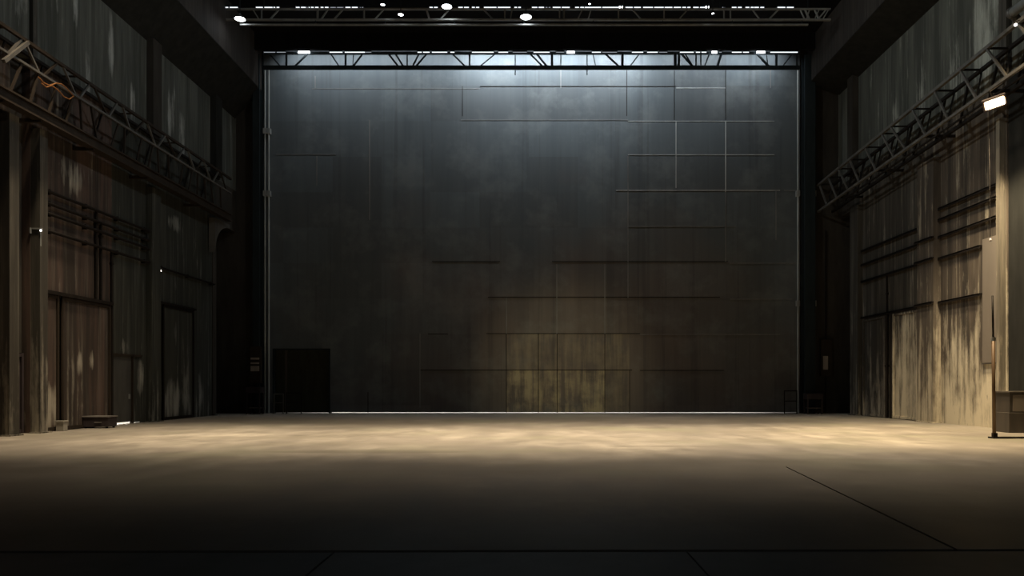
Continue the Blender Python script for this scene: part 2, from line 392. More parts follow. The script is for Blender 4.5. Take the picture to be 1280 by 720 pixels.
# vestibule behind the small door on the left
struct(MB().box(-18.6, -18.5, YD0-.2, YD1+.2, 0, 3).box(-18.6, XL-.4, YD0-.3, YD0-.2, 0, 3).box(-18.6, XL-.4, YD1+.2, YD1+.3, 0, 3).box(-18.6, XL-.4, YD0-.3, YD1+.3, 2.9, 3).build('wall_vestibule', M['white']), 'lit white vestibule behind the small left door', 'wall')
dr = MB().mat(M['door']).box(XL-.12, XL-.05, YD0+.03, yl(165.5), .075, 2.72)
dr.mat(M['wall_l_green']).box(XL-.10, XL-.03, yl(166), YD1, .06, 2.75)
dr.mat(M['steel_brown']).box(XL-.1, XL+.03, YD0-.04, YD0+.03, 0, 2.8).box(XL-.1, XL+.03, yl(165.2), yl(166.2), .0, 2.8).box(XL-.1, XL+.03, YD0-.04, YD1, 2.72, 2.8)
d2 = struct(dr.build('door_2'), 'small dark door in the left wall with light under it', 'door')
MB().box(XL-.05, XL-.0, yl(162), yl(163), 1.0, 1.2).build('door_handle', M['steel_grey'], d2)
# big sliding leaves in the first left bay
Z1 = 4.62
def leaf(name, label, ya, yb, z1, X, sgn, mt, fr):
    d = MB().mat(mt).box(X, X+sgn*.05, ya, yb, .06, z1-.1)
    d.mat(fr)
    for y in (ya, yb-.09): d.box(X, X+sgn*.11, y, y+.09, .03, z1)
    d.box(X, X+sgn*.10, ya, yb, z1-.12, z1-.02).box(X, X+sgn*.09, ya, yb, .03, .14)
    return struct(d.build(name), label, 'door')
leaf('door_3', 'narrow rusty sliding leaf beside the near left column', 23.8, 24.62, Z1, XL, 1, M['wall_l'], M['steel_brown'])
leaf('door_4', 'broad rusty sliding leaf behind the low dark case', 24.78, 27.62, Z1, XL, 1, M['wall_l'], M['steel_brown'])
leaf('door_5', 'dark green sliding leaf in the far left bay', 31.55, 34.4, 5.1, XL, 1, M['wall_l_green'], M['pipe_dark'])
leaf('door_6', 'near-black narrow door in the recess at the left edge', 22.5, 23.3, 2.6, XL-.28, 1, M['case'], M['case'])
leaf('door_7', 'tall dark leaf in the far right bay', 34.0, 36.3, 4.85, XR, -1, M['wall_rf'], M['wall_rf'])
leaf('door_8', 'pale stained leaf next to the right wall pilaster', 31.1, 33.3, 4.85, XR, -1, M['wall_r'], M['wall_r'])

def single(name, mb, mat, label, cat, group=None, bevel=0, smooth=False):
    return tag(mb.build(name, mat, None, bevel, smooth), label, cat, group)

single('header_beam', MB().box(XL, XL+.16, 23.75, 27.72, 4.62, 4.74).box(XL, XL+.06, 23.75, 27.72, 4.54, 4.62), M['pipe_dark'], 'dark steel header beam over the rusty sliding leaves', 'beam')
single('header_beam', MB().box(XL, XL+.16, 31.2, 34.5, 5.1, 5.2).box(XL, XL+.06, 31.2, 34.5, 5.0, 5.1), M['pipe_dark'], 'dark steel header beam over the green leaf', 'beam')

# columns -------------------------------------------------------------
def column(ya, yb, X, sgn, depth, z1, label, mt, group, z0=0):
    c = thing('steel_column', ((X+sgn*depth/2), (ya+yb)/2, z0), label, 'column', group)
    fl = min(.07, (yb-ya)*.2)
    MB().box(X, X+sgn*depth*.9, (ya+yb)/2-.03, (ya+yb)/2+.03, z0, z1).build('web', mt, c)
    MB().box(X, X+sgn*depth, ya, ya+fl, z0, z1).build('flange', mt, c)
    MB().box(X, X+sgn*depth, yb-fl, yb, z0, z1).build('flange', mt, c)
    MB().box(X+sgn*(depth-.02), X+sgn*depth*1.03, ya+.002, yb-.002, z0, z1).build('face_plate', mt, c)
    if z0 == 0: MB().box(X, X+sgn*(depth+.1), ya-.07, yb+.07, 0, .04).build('base_plate', mt, c)
    return c
GL, GR = 'wall columns under the left gantry', 'wall columns under the right gantry'
column(22.0, 22.42, XL, 1, .30, 9.9, 'brown wall column at the very left edge', M['column'], GL)
column(23.36, 23.74, XL, 1, .30, 9.9, 'pale-edged wall column left of the rusty sliding leaves', M['column'], GL)
column(30.3, 31.0, XL, 1, .26, 9.9, 'dark wall column just past the small lit door', M['wall_l_green'], GL)
column(36.5, 36.9, XL, 1, .05, 9.5, 'last left wall column before the black alcove', M['dark_recess'], GL)
column(25.42, 25.62, XR, -1, .22, 11.0, 'brightly lit pale wall column behind the thin pole', M['column_pale'], GR)
column(29.5, 30.75, XR, -1, .30, 10.9, 'wide stained pilaster in the middle of the right wall', M['pilaster'], GR)
column(36.5, 37.4, XR, -1, .25, 10.7, 'last right wall column before the black alcove', M['column'], GR)
column(30.35, 31.05, XL, 1, .28, 16.2, 'dark column on the upper left cladding', M['dark_recess'], 'columns above the gantries', 12.2)
column(23.3, 23.5, XL, 1, .12, 16.2, 'slim column on the near upper left cladding', M['column'], 'columns above the gantries', 12.2)
column(36.3, 37.0, XL, 1, .3, 16.2, 'black column on the far upper left cladding', M['black'], 'columns above the gantries', 12.2)
column(37.0, 37.6, XR, -1, .3, 17.5, 'black column on the far upper right cladding', M['dark_recess'], 'columns above the gantries', 12.4)
column(25.1, 25.5, XR, -1, .2, 17.5, 'grey column on the near upper right cladding', M['column'], 'columns above the gantries', 12.6)

# bracket at the far end of the left gantry
pts = [(36.0, 9.93), (37.7, 9.93), (37.7, 9.75)] + [(37.7-1.7*math.sin(a), 8.2+1.55*math.cos(a)) for a in [R(x) for x in range(0, 91, 10)]]
single('gusset_bracket', MB().prism(pts, 'x', -16.28, -15.95), M['steel'], 'curved dark bracket carrying the far end of the left gantry', 'bracket')

# portal columns beside the back wall
for sgn, xa, xb, lab in ((-1, bx_(321), bx_(329.5), 'dark portal column at the left edge of the back wall'), (1, bx_(1001), bx_(1014), 'dark portal column at the right edge of the back wall')):
    c = thing('portal_column', ((xa+xb)/2, 39.1, 0), lab, 'column', 'portal columns')
    MB().box(xa, xb, 38.85, 38.93, 0, 19.4).build('flange', M['steel_dark'], c)
    MB().box(xa, xb, 39.32, 39.4, 0, 19.4).build('flange', M['steel_dark'], c)
    MB().box((xa+xb)/2-.04, (xa+xb)/2+.04, 38.93, 39.32, 0, 19.4).build('web', M['steel_dark'], c)
for px, r, z0, mt, lab in ((331.3, .045, 0, 'rail_pale', 'pale guide pipe hugging the left edge of the back wall'), (336, .05, 0, 'rail_pale', 'second pale guide pipe, on the sheet side, left'),
                           (997.5, .05, 0, 'rail_pale', 'pale guide pipe hugging the right edge of the back wall'), (1018, .05, 0, 'rail_pale', 'grey conduit right of the right portal column')):
    Y = 39.3
    c = thing('guide_pipe', (at(px, 0, Y).x, Y, z0), lab, 'pipe', 'vertical pipes beside the back wall')
    x = at(px, 0, Y).x; top = 18.9 if px < 1010 else 18.0
    MB().tube((x, Y, z0), (x, Y, top), r, 12).build('pipe', M[mt], c)
    for z in ([12.0, 15.4] if px < 340 else [6, 12]):
        MB().box(x-.09, x+.09, Y-.07, YB-.015, z-.15, z+.15).build('clip', M['steel_grey'], c)

# ---------------------------------------------------------------- pipes and ledges on the side walls
def hpipe(name, X, ya, yb, z, r, mt, label, cat, group, ends=True):
    c = thing(name, (X, (ya+yb)/2, z), label, cat, group)
    MB().tube((X, ya, z), (X, yb, z), r, 12).build('pipe', mt, c)
    k = int((yb-ya)/2)+1
    wx = XL if X < 0 else XR
    for i in range(k):
        y = ya + .3 + (yb-ya-.6)*i/max(1, k-1)
        MB().box(min(X, wx), max(X, wx), y-.04, y+.04, z-r-.03, z+r+.03).build('clip', mt, c)
    return c
for z, nm in ((8.02, 'topmost'), (7.62, 'second'), (7.28, 'third'), (6.70, 'lowest')):
    hpipe('wall_pipe', XL+.16, 23.78, 30.26, z, .055, M['pipe_dark'], f'{nm} of the four dark pipes across the near left bay', 'pipe', 'dark pipes on the left wall')
hpipe('wall_pipe', XL+.14, 31.05, 36.45, 6.65, .05, M['pipe_dark'], 'dark pipe crossing the far left bay', 'pipe', 'dark pipes on the left wall')
for y, z0, z1, lab in ((26.75, 4.74, 8.0, 'thin dark riser left of the pair above the rusty leaf'), (27.05, 4.74, 7.6, 'thin dark riser right of the pair above the rusty leaf'), (27.75, 0, 6.7, 'dark riser from floor to pipes by the small lit door')):
    single('riser_pipe', MB().tube((XL+.07, y, z0), (XL+.07, y, z1), .05, 10).box(XL+.004, XL+.12, y-.07, y+.07, z1-.5, z1-.42), M['pipe_dark'], lab, 'pipe', 'thin risers on the left wall')
def ledge(ya, yb, z, label, d=.14, h=.10):
    m_ = MB().box(XR-d, XR, ya, yb, z, z+h*.45).box(XR-d, XR-d+.03, ya, yb, z-h*.6, z+h*.45)
    single('wall_ledge', m_, M['pipe_dark'], label, 'ledge', 'dark ledges on the right wall')
for z, nm in ((8.75, 'topmost'), (8.30, 'second highest'), (7.60, 'third highest'), (6.72, 'fourth highest'), (4.93, 'lowest')):
    a = 25.65 if z > 7 else 26.72
    ledge(a, 29.48, z, f'{nm} dark ledge across the limewashed near right bay')
for z, nm in ((8.30, 'topmost'), (7.60, 'second'), (6.75, 'third'), (4.93, 'lowest')):
    ledge(30.8, 36.45, z, f'{nm} dark ledge across the far right bay')
for z, nm in ((7.60, 'upper'), (6.74, 'middle'), (4.93, 'lower')):
    single('wall_ledge', MB().box(XR-.42, XR-.31, 29.45, 30.8, z, z+.05).box(XR-.42, XR-.39, 29.45, 30.8, z-.06, z+.05), M['pipe_dark'], f'{nm} dark ledge stepping round the right pilaster', 'ledge', 'dark ledges on the right wall')
for y, lab in ((33.45, 'dark riser between the two right leaves, nearer one'), (33.85, 'dark riser between the two right leaves, farther one')):
    single('riser_pipe', MB().tube((XR-.08, y, 0), (XR-.08, y, 4.85), .07, 10).box(XR-.14, XR-.004, y-.09, y+.09, 2.4, 2.5), M['pipe_dark'], lab, 'pipe', 'risers on the right wall')
single('conduit', MB().tube((XR-.06, 33.9, 4.98), (XR-.06, 33.9, 6.7), .04, 8).box(XR-.1, XR, 33.84, 33.96, 5.8, 5.9), M['pipe_dark'], 'thin conduit between two ledges of the far right bay', 'pipe')
gb = thing('wall_board', (XR-.03, 26.15, 2.33), 'smooth grey-brown board on the right wall behind the thin pole', 'board')
MB().box(XR-.06, XR, 25.66, 26.68, 2.33, 6.95).build('panel', M['grey_board'], gb, bevel=.01)
MB().box(XR-.075, XR-.055, 25.66, 26.68, 2.33, 2.38).build('bottom_strip', M['cabinet'], gb)

# ---------------------------------------------------------------- left gantry truss
gl = thing('gantry_truss', (-15.9, 26, 9.9), 'long brown gantry truss running along the left wall', 'truss', 'side wall gantries')
XF, XB = -15.6, -16.2
Zb, Zm, Zt = 10.30, 11.40, 12.13
Y0, Y1 = 12.0, 37.0
MB().box(XF-.05, XF+.05, Y0, Y1, Zt-.05, Zt+.05).build('top_chord', M['steel_brown'], gl)
MB().box(XF-.04, XF+.04, Y0, Y1, Zm-.035, Zm+.035).build('middle_chord', M['steel'], gl)
MB().box(XF-.25, XF+.08, Y0, Y1, Zb-.03, Zb+.03).box(XF-.04, XF+.0, Y0, Y1, Zb-.30, Zb).box(XF-.25, XF+.08, Y0, Y1, Zb-.36, Zb-.30).build('bottom_chord', M['steel_brown'], gl)
MB().box(XB-.05, XB+.05, Y0, Y1, Zt-.05, Zt+.05).build('top_chord', M['pipe_dark'], gl)
MB().box(XB-.05, XB+.05, Y0, Y1, Zb-.05, Zb+.05).build('bottom_chord', M['pipe_dark'], gl)
rnd = random.Random(3)
y = 20.4; k = 0
while y < 36.2:
    st = .85
    a, b2 = (y, y+st*.8) if k % 2 else (y+st*.8, y)
    MB().bar((XF, a+rnd.uniform(-.12,.12), Zm), (XF, b2+rnd.uniform(-.12,.12), Zt), .06).build('brace', M['steel'] if k % 3 else M['steel_brown'], gl)
    lean = rnd.choice([-.35, -.1, .05, .4, .5])
    MB().bar((XF-.02, y+.2, Zb), (XF-.02, y+.2+lean, Zm), .05, .07).build('brace', M['steel_brown'], gl)
    if k % 2: MB().bar((XB, y, Zb), (XB, y+.8, Zt), .05).build('brace', M['pipe_dark'], gl)
    if k % 4 == 1: MB().bar((XF, y, Zt), (XB, y, Zt), .05).build('crosspiece', M['steel_brown'], gl)
    if k % 4 == 3: MB().bar((XF, y, Zb), (XB, y, Zb), .05).build('crosspiece', M['steel_brown'], gl)
    y += st; k += 1
for px in (5, 52, 118, 185, 250):      # wall brackets
    yy = yl(px, XF)
    MB().box(XL+.004, XF, yy-.05, yy+.05, Zb-.42, Zb-.3).build('wall_bracket', M['steel_brown'], gl)
# big pale brace near the left edge of the picture
MB().bar((XF+.06, yl(2, XF), Zb+.75), (XF+.06, yl(28, XF)+.15, Zt-.05), .10, .10).build('brace', M['steel'], gl)
# orange cable bundle thrown over the middle chord
pp = [at(x, y_, yl(x, XF+.10)) for x, y_ in ((48,96),(54,103),(62,107),(70,104),(77,105),(84,111),(92,120),(87,124),(80,121),(72,112),(65,107),(58,109),(52,104))]
single('cable_bundle', MB().path(pp, .018, 8), M['orange'], 'orange cable slung over the middle chord of the left gantry', 'cable')

# ---------------------------------------------------------------- right gantry truss
gr = thing('gantry_truss', (15.7, 28, 11.0), 'long dark gantry truss with slanted braces along the right wall', 'truss', 'side wall gantries')
XG, XH = 15.43, 16.22
ya, yb = 17.0, 39.2
def rbz(y): return EYE + XG*(.607 + (39.4-y)/(39.4-23.4)*.042)
def rtz(y): return EYE + XG*(.700 + (39.4-y)/(39.4-23.4)*.046)
MB().bar((XG, ya, rbz(ya)), (XG, yb, rbz(yb)), .10).build('bottom_chord', M['steel'], gr)
MB().bar((XG, ya, rtz(ya)), (XG, yb, rtz(yb)), .12).build('top_chord', M['steel'], gr)
MB().bar((XH, ya, rbz(ya)), (XH, yb, rbz(yb)), .12).build('bottom_chord', M['pipe_dark'], gr)
MB().bar((XH, ya, rtz(ya)), (XH, yb, rtz(yb)), .12).build('top_chord', M['pipe_dark'], gr)
MB().bar((XG+.12, ya, rbz(ya)-.22), (XG+.12, 36.5, rbz(36.5)-.22), .06).build('cable_tray', M['pipe_dark'], gr)
for ta, ba in ((1024,1033.5),(1035,1046),(1048,1060),(1062,1074),(1081,1095),(1102,1117.5),(1113,1132),(1140,1157),(1168,1185),(1200,1221),(1233,1259),(1272,1302)):
    y_t, y_b = yr(ta, XG), yr(ba, XG)
    MB().bar((XG, y_t, rtz(y_t)), (XG, y_b, rbz(y_b)), .07).build('brace', M['steel'], gr)
    MB().bar((XH, y_b, rtz(y_b)), (XH, y_t-.3, rbz(y_t)), .07).build('brace', M['pipe_dark'], gr)
    MB().bar((XG, y_t, rtz(y_t)), (XH, y_t, rtz(y_t)), .06).build('crosspiece', M['pipe_dark'], gr)
    MB().bar((XG, y_b, rbz(y_b)), (XH, y_t, rtz(y_t)), .05).build('brace', M['pipe_dark'], gr)
for y in (24.5, 28.5, 32.5, 36.5):
    MB().box(XG, XR-.004, y-.05, y+.05, rbz(y)-.05, rbz(y)+.05).build('wall_bracket', M['pipe_dark'], gr)

# ---------------------------------------------------------------- overhead trusses
def overhead(name, Y, pxa, pxb, yt, yb_, ct, cb, members, mt, label, depth=.45):
    xa, xb = at(pxa, 0, Y).x, at(pxb, 0, Y).x
    zt, zb = at(0, yt, Y).z, at(0, yb_, Y).z
    tr = thing(name, ((xa+xb)/2, Y, zb), label, 'truss', 'overhead trusses')
    MB().box(xa, xb, Y-.05, Y+.05, zt-ct/2, zt+ct/2).build('top_chord', mt, tr)
    MB().box(xa, xb, Y-.06, Y+.06, zb-cb/2, zb+cb/2).build('bottom_chord', mt, tr)
    for m_ in members:
        a, b2 = m_[0], m_[1]; wd = m_[2] if len(m_) > 2 else .07
        MB().bar((at(a,0,Y).x, Y, zt), (at(b2,0,Y).x, Y, zb), wd).build('brace', mt, tr)
    return tr, zt, zb
web1 = [(336,352),(358,358,.09),(385,367),(413,425),(432,432,.09),(442,441,.04),(454,440),(485,499,.09),(494,505,.09),(509,509,.06),(524,515),(534,518.5),(565,583),(587,587,.09),(598,620,.05) if False else (620,598,.05),
        (662,680,.07),(670,685,.09),(690,690,.13),(701,701,.05),(741,745,.05),(756,775,.08),(778,778,.13),(800,786,.06),(844,844,.14),(849,848,.12),(851,867,.08),(856,867,.06),(870,870,.07),(876,876,.06),(887,880,.07),(902,896,.12),(946,962,.09),(958,960,.04),(970.5,970.5,.1),(991,977,.06),(996,996,.06)]
Yt1 = 38.6
tr1, zt1, zb1 = overhead('overhead_truss', Yt1, 329, 1000, 66.6, 84.6, .12, .20, web1, M['steel_dark'], 'dark overhead truss in front of the bright top of the back wall')
for px in (644, 734):
    x = at(px, 0, Yt1).x
    MB().tube((x, Yt1+.09, zt1), (x, Yt1+.09, zb1-.35), .03, 8).build('hanger_rod', M['steel_dark'], tr1)
web2 = [(316,324,.05),(327,327,.06),(349,337,.06),(397,397,.08),(410,401,.06),(429,417,.06),(455,455,.07),(480,468,.05),(533,537,.09),(562,550,.05),(604,617,.06),(631,631,.06),(640,638,.05),(699.5,699.5,.06),(705,705,.08),
        (728,722,.05),(739,735,.05),(773,773,.06),(790,802,.05),(830,830,.06),(860,848,.05),(905,905,.06),(913,913,.06),(940,950,.05),(973.5,960.5,.07),(1000,1006,.05),(1006,1012,.07),(1012,1008,.05),(1018,1024,.06),(1024,1018,.05),(1033,1022,.07),(1036,1028,.05)]
Yt2 = 34.6
tr2, zt2, zb2 = overhead('overhead_truss', Yt2, 283, 1038, 11.5, 24.8, .07, .07, web2, M['steel_grey'], 'pale grey overhead truss near the top of the picture')
xa, xb = at(300,0,Yt2).x, at(1010,0,Yt2).x
MB().box(xa, xb, Yt2-.05, Yt2+.05, zb2-.27, zb2-.21).build('lighting_bar', M['steel_grey'], tr2)
for i in range(9):
    x = xa+.3+(xb-xa-.6)*i/8
    MB().tube((x, Yt2, zb2-.24), (x, Yt2, zb2), .02, 6).build('clamp', M['steel_dark'], tr2)
for i, px in enumerate((330, 480, 640, 780, 900, 1010)):      # hangers up to the ceiling
    x = at(px,0,Yt2).x
    MB().tube((x, Yt2, zt2), (x, Yt2, 20.3), .02, 6).build('hanger_rod', M['steel_dark'], tr2)

# tube lights -------------------------------------------------------------
row1 = [(330,344,0),(346,357,0),(373,387,2),(412,428,1),(431,456,1),(457,464,0),(522,527,1),(529,537,1),(540,559,1),(563,568,1),(590,617,1),(623,635,1),(641,658.5,0),(667,687,1),(695,705,0),(709,718,2),(740,751,1),(753,771,0),(790,804,1),
        (809,822,1),(824,834,0),(850,867,1),(870,875,1),(877,883,1),(890,896,2),(899,902,0),(915,927,1),(929,936,1),(946,956,2),(963,997,1)]
row2 = [(277,297,1),(320,340.5,1),(342,349,1),(370,382,1),(384,387,1),(389,398,1),(401,410.5,1),(413,429,0),(432,447,1),(450,454,0),(537,547,1),(573,586,1),(590,599,1),(605,638,1),(643,651,1),(665,680,1),(682,688,0),(691,712,1),(719,730,1),
        (731,773,1),(774,778,2),(782,801,1),(804,829.5,1),(831,851,1),(853,863,1),(866.6,881,1),(882,886,2),(903,906,0),(915,927,1),(932,942,1),(943,955,1),(972,992,1)]
def tubes(row, Y, z, where, group):
    n = len(row)
    for i, (a, b2, br) in enumerate(row):
        xa, xb = at(a,0,Y).x, at(b2,0,Y).x
        st = {0: 'dim', 1: 'lit', 2: 'glaring'}[br]; h = {0: .035, 1: .05, 2: .10}[br]
        c = thing('tube_light', ((xa+xb)/2, Y, z), f'{st} tube light {where}, {rank(i, n)}', 'light', group)
        MB().box(xa-.02, xb+.02, Y-.06, Y+.06, z+h/2, z+h/2+.05).build('housing', M['steel_dark'], c)
        xm = (xa+xb)/2
        if Y > 37: MB().box(xm-.03, xm+.03, Y-.03, Y+.03, z+h/2+.05, 19.418).build('hanger', M['steel_dark'], c)
        else: MB().box(xm-.03, xm+.03, Y-.095, Y-.05, z-.05, z+h/2+.05).build('hanger', M['steel_dark'], c)
        MB().tube((xa, Y, z), (xb, Y, z), h/2, 10).build('tube', M['tube_dim'] if br == 0 else (M['tube'] if br == 1 else M['lamp']), c)
tubes(row1, 38.42, at(0,65.3,38.42).z, 'under the header by the back wall', 'tube lights on the far row')
tubes(row2, 34.75, at(0,9.3,34.75).z, 'above the pale overhead truss', 'tube lights on the near row')

# dome lamps -------------------------------------------------------------
def dome(px, py, Y, r, label, tilt=0, strength='lamp'):
    p = at(px, py, Y)
    c = thing('dome_lamp', p, label, 'lamp', 'ceiling dome lamps')
    MB().lathe([(r, 0), (r*1.02, .02), (r*.85, r*.35), (r*.45, r*.62), (r*.2, r*.75), (r*.2, r*1.05), (0.001, r*1.05)], p, 24).build('shade', M['steel_grey'], c, smooth=True)
    MB().lathe([(0.001, -r*.22), (r*.45, -r*.18), (r*.8, -r*.06), (r*.96, .01)], p, 24).build('bulb', M[strength], c, smooth=True)
    MB().tube(p+Vector((0,0,r)), Vector((p.x, p.y, 20.3)), .02, 8).build('hanger_rod', M['steel_dark'], c)
dome(657.5, 21.5, 34.2, .27, 'large glaring dome lamp near the top centre')
dome(558.5, 8.5, 34.0, .24, 'flat glaring dome lamp left of the largest one')
dome(300, 24, 34.2, .25, 'glaring dome lamp at the left end of the pale truss')
dome(501, 18.5, 34.0, .12, 'small dim-bodied dome lamp hanging lower of the left pair')
dome(478.5, 6, 34.0, .10, 'smallest dome lamp at the top left of the pair')
dome(737, 5, 34.0, .05, 'tiny lamp at the top right of centre')
dome(891, 17, 34.0, .06, 'tiny lamp under the right part of the pale truss')

# flood lamp on the right gantry
fp = at(1243.5, 129, 23.6)
fl = thing('flood_lamp', fp, 'warm glowing flood lamp hanging from the right gantry', 'lamp')
d = Vector((.0, .62, -.0)); ax = Vector((.30, 0, .20)).normalized()
def rbox(c, u, v, w_, a, b2, h):           # oriented box
    u, v, w_ = u.normalized(), v.normalized(), w_.normalized()
    return [c + u*(i*a) + v*(j*b2) + w_*(k*h) for k in (-1, 1) for (i, j) in ((-1,-1),(1,-1),(1,1),(-1,1))]
up = Vector((.35, .75, .5)).normalized(); u = Vector((.88, 0, .45)); u = (u - up*u.dot(up)).normalized(); v = up.cross(u)
FB = [(0,3,2,1),(4,5,6,7),(0,1,5,4),(1,2,6,5),(2,3,7,6),(3,0,4,7)]
MB().add(rbox(fp + up*.09, u, v, up, .34, .20, .07), FB).build('housing', M['case'], fl, bevel=.03)
MB().add(rbox(fp, u, v, up, .28, .13, .04), FB).build('lens', M['lamp_warm'], fl, bevel=.035)
MB().path([fp + up*.1, fp + Vector((-.1, .1, .4)), Vector((XG, fp.y+.1, rbz(fp.y+.1)-.09))], .03).build('mount_arm', M['pipe_dark'], fl)
sp = at(1269.5, 31, 22.8)
c = thing('small_lamp', sp, 'tiny spark of a lamp at the top right edge', 'lamp')
MB().lathe([(.001,-.05),(.04,-.03),(.05,0),(.04,.03),(.001,.05)], sp, 12).build('bulb', M['spark'], c, smooth=True)
MB().path([sp+Vector((0,0,.04)), sp+Vector((.05,0,.12)), (sp.x+.12, sp.y, sp.z+.14)], .015).build('arm', M['pipe_dark'], c)

# duct at the upper right edge
du = thing('duct', (16.0, 22, 14.0), 'thick grey duct leaving the picture at the upper right', 'duct')
MB().tube((16.1, 14, 14.1), (16.1, 24.2, 14.1), .16, 16).build('pipe', M['steel_grey'], du, smooth=True)
MB().tube((16.1, 24.2, 14.1), (16.1, 24.3, 14.1), .2, 16).tube((16.1, 24.25, 14.1), (XR-.2, 24.5, 13.95), .13, 16).build('elbow', M['steel'], du, smooth=True)
MB().tube((16.1, 20.0, 14.1), (16.1, 20.08, 14.1), .2, 16).box(16.05, XR-.005, 20.0, 20.08, 14.05, 14.15).build('collar', M['steel'], du)

# small wall lamps
for px, py, X, lab, dn in ((51, 288, XL+.34, 'tiny lit lamp high beside the near left column', .5), (201, 338.5, XL+.12, 'tiny lit lamp on the dark column past the small door', 1.6)):
    Y = yl(px, X); p = at(px, py, Y)
    c = thing('wall_lamp', p, lab, 'lamp', 'tiny wall lamps')
    MB().lathe([(.001,-.035),(.024,-.028),(.03,0),(.02,.028),(.001,.035)], p, 12).build('bulb', M['spark'], c, smooth=True)
    MB().box(XL, X+.03, Y-.02, Y+.05, p.z+.04, p.z+.08).box(XL, XL+.04, Y-.05, Y+.05, p.z-.1, p.z+.08).build('bracket', M['steel_grey'], c)
    MB().tube((p.x-.03, Y+.04, p.z-.05), (p.x-.03, Y+.04, p.z-dn), .012, 6).build('cord', M['rail_pale'], c)

# ---------------------------------------------------------------- things on the floor
# low dark case
cs = thing('low_case', (-15.75, 26.2, 0), 'low dark case with a pale metal rim by the left wall', 'case')
cbd = MB().box(-16.28, -15.36, 25.95, 26.5, .05, .40).build('body', M['case'], cs, bevel=.015)
MB().box(-16.30, -15.34, 25.93, 26.52, .40, .44).build('lid', M['case_edge'], cs, bevel=.008)
MB().box(-16.31, -15.33, 25.92, 25.94, .405, .43).build('rim', M['case_edge'], cs)
MB().box(-15.85, -15.6, 25.92, 25.95, .2, .23).build('handle', M['case_edge'], cbd)
for x in (-16.2, -15.44):
    for y in (26.0, 26.42): MB().tube((x-.03, y, .035), (x+.03, y, .035), .035, 10).build('foot', M['black'], cs)
# pale block at the leaf foot
single('concrete_block', MB().box(-16.22, -15.96, 24.40, 24.62, 0, .36).box(-16.235, -15.945, 24.38, 24.64, .30, .36), M['pale_block'], 'small pale block at the foot of the sliding leaves', 'block', bevel=.01)

# pole on the right
Yp = 21.2; xp = (1241.5-VX)/F*Yp
ps = thing('pole_stand', (xp, Yp, 0), 'thin brown pole standing on a flat foot on the right', 'pole stand')
MB().tube((xp+.03, Yp, .03), (xp, Yp, 2.95), .05, 12, .045).build('lower_pole', M['pole'], ps, smooth=True)
MB().tube((xp, Yp, 2.9), (xp-.02, Yp, 4.2), .028, 12).build('upper_pole', M['pipe_dark'], ps, smooth=True)
MB().tube((xp-.0, Yp, 2.86), (xp, Yp, 2.98), .065, 12).build('collar', M['steel_grey'], ps)
MB().box(xp-.08, xp+1.8, Yp-.12, Yp+.12, 0, .045).build('foot', M['pipe_dark'], ps)
MB().box(xp-.02, xp+.1, Yp-.05, Yp+.05, .045, .16).build('socket', M['pipe_dark'], ps)
hc = thing('hanging_cable', at(1237, 300, 24.45), 'thin cable hanging straight down down in front of the right wall', 'cable')
pt, pb = at(1236, 168, 24.45), at(1238, 300, 24.45)
MB().tube(pb, (pt.x, pt.y, rbz(24.45)-.06), .008, 6).build('wire', M['pipe_dark'], hc)
MB().lathe([(.001,-.06),(.035,-.03),(.04,0),(.02,.05),(.001,.06)], pb, 12).build('plug', M['plate'], hc, smooth=True)
# cabinet on the right edge
cb = thing('floor_cabinet', (16.3, 23.9, 0), 'low brown cabinet at the right edge beside the lit column', 'cabinet')
xl_ = (1262-VX)/F*23.6
MB().box(xl_, xl_+1.3, 23.6, 24.4, .03, 1.30).build('body', M['cabinet'], cb, bevel=.01)
MB().box(xl_-.04, xl_+1.34, 23.56, 24.44, 1.30, 1.36).build('top', M['cabinet'], cb, bevel=.008)
MB().box(xl_-.05, xl_+1.3, 23.55, 24.4, 0, .66).build('plinth', M['cabinet'], cb, bevel=.008)
cdoor = MB().box(xl_+.1, xl_+1.2, 23.58, 23.6, .7, 1.25).build('door', M['grey_board'], cb)
MB().box(xl_+1.1, xl_+1.14, 23.56, 23.58, .9, 1.05).build('handle', M['steel_grey'], cdoor)
# guard rails at the back
def guard(px0, px1, ptop, Y, label, mt):
    a, b2 = at(px0,0,Y).x, at(px1,0,Y).x; z = at(0,ptop,Y).z
    c = thing('guard_rail', ((a+b2)/2, Y, 0), label, 'guard rail', 'guard rails at the back wall')
    for x in (a, b2):
        MB().tube((x, Y, .02), (x, Y, z), .03, 10).build('post', mt, c)
        MB().box(x-.08, x+.08, Y-.08, Y+.08, 0, .02).build('base_plate', mt, c)
    MB().tube((a-.02, Y, z), (b2+.02, Y, z), .032, 10).build('top_rail', mt, c)
    MB().tube((a, Y, z*.55), (b2, Y, z*.55), .022, 10).build('middle_rail', mt, c)
guard(342.5, 354, 492.5, 38.7, 'grey guard rail at the left side of the black doorway', M['steel'])
guard(358.5, 376.5, 491, 38.7, 'dark guard rail in the middle of the black doorway', M['pipe_dark'])
guard(980.5, 996, 488.5, 38.7, 'dark guard rail at the right foot of the back wall', M['pipe_dark'])
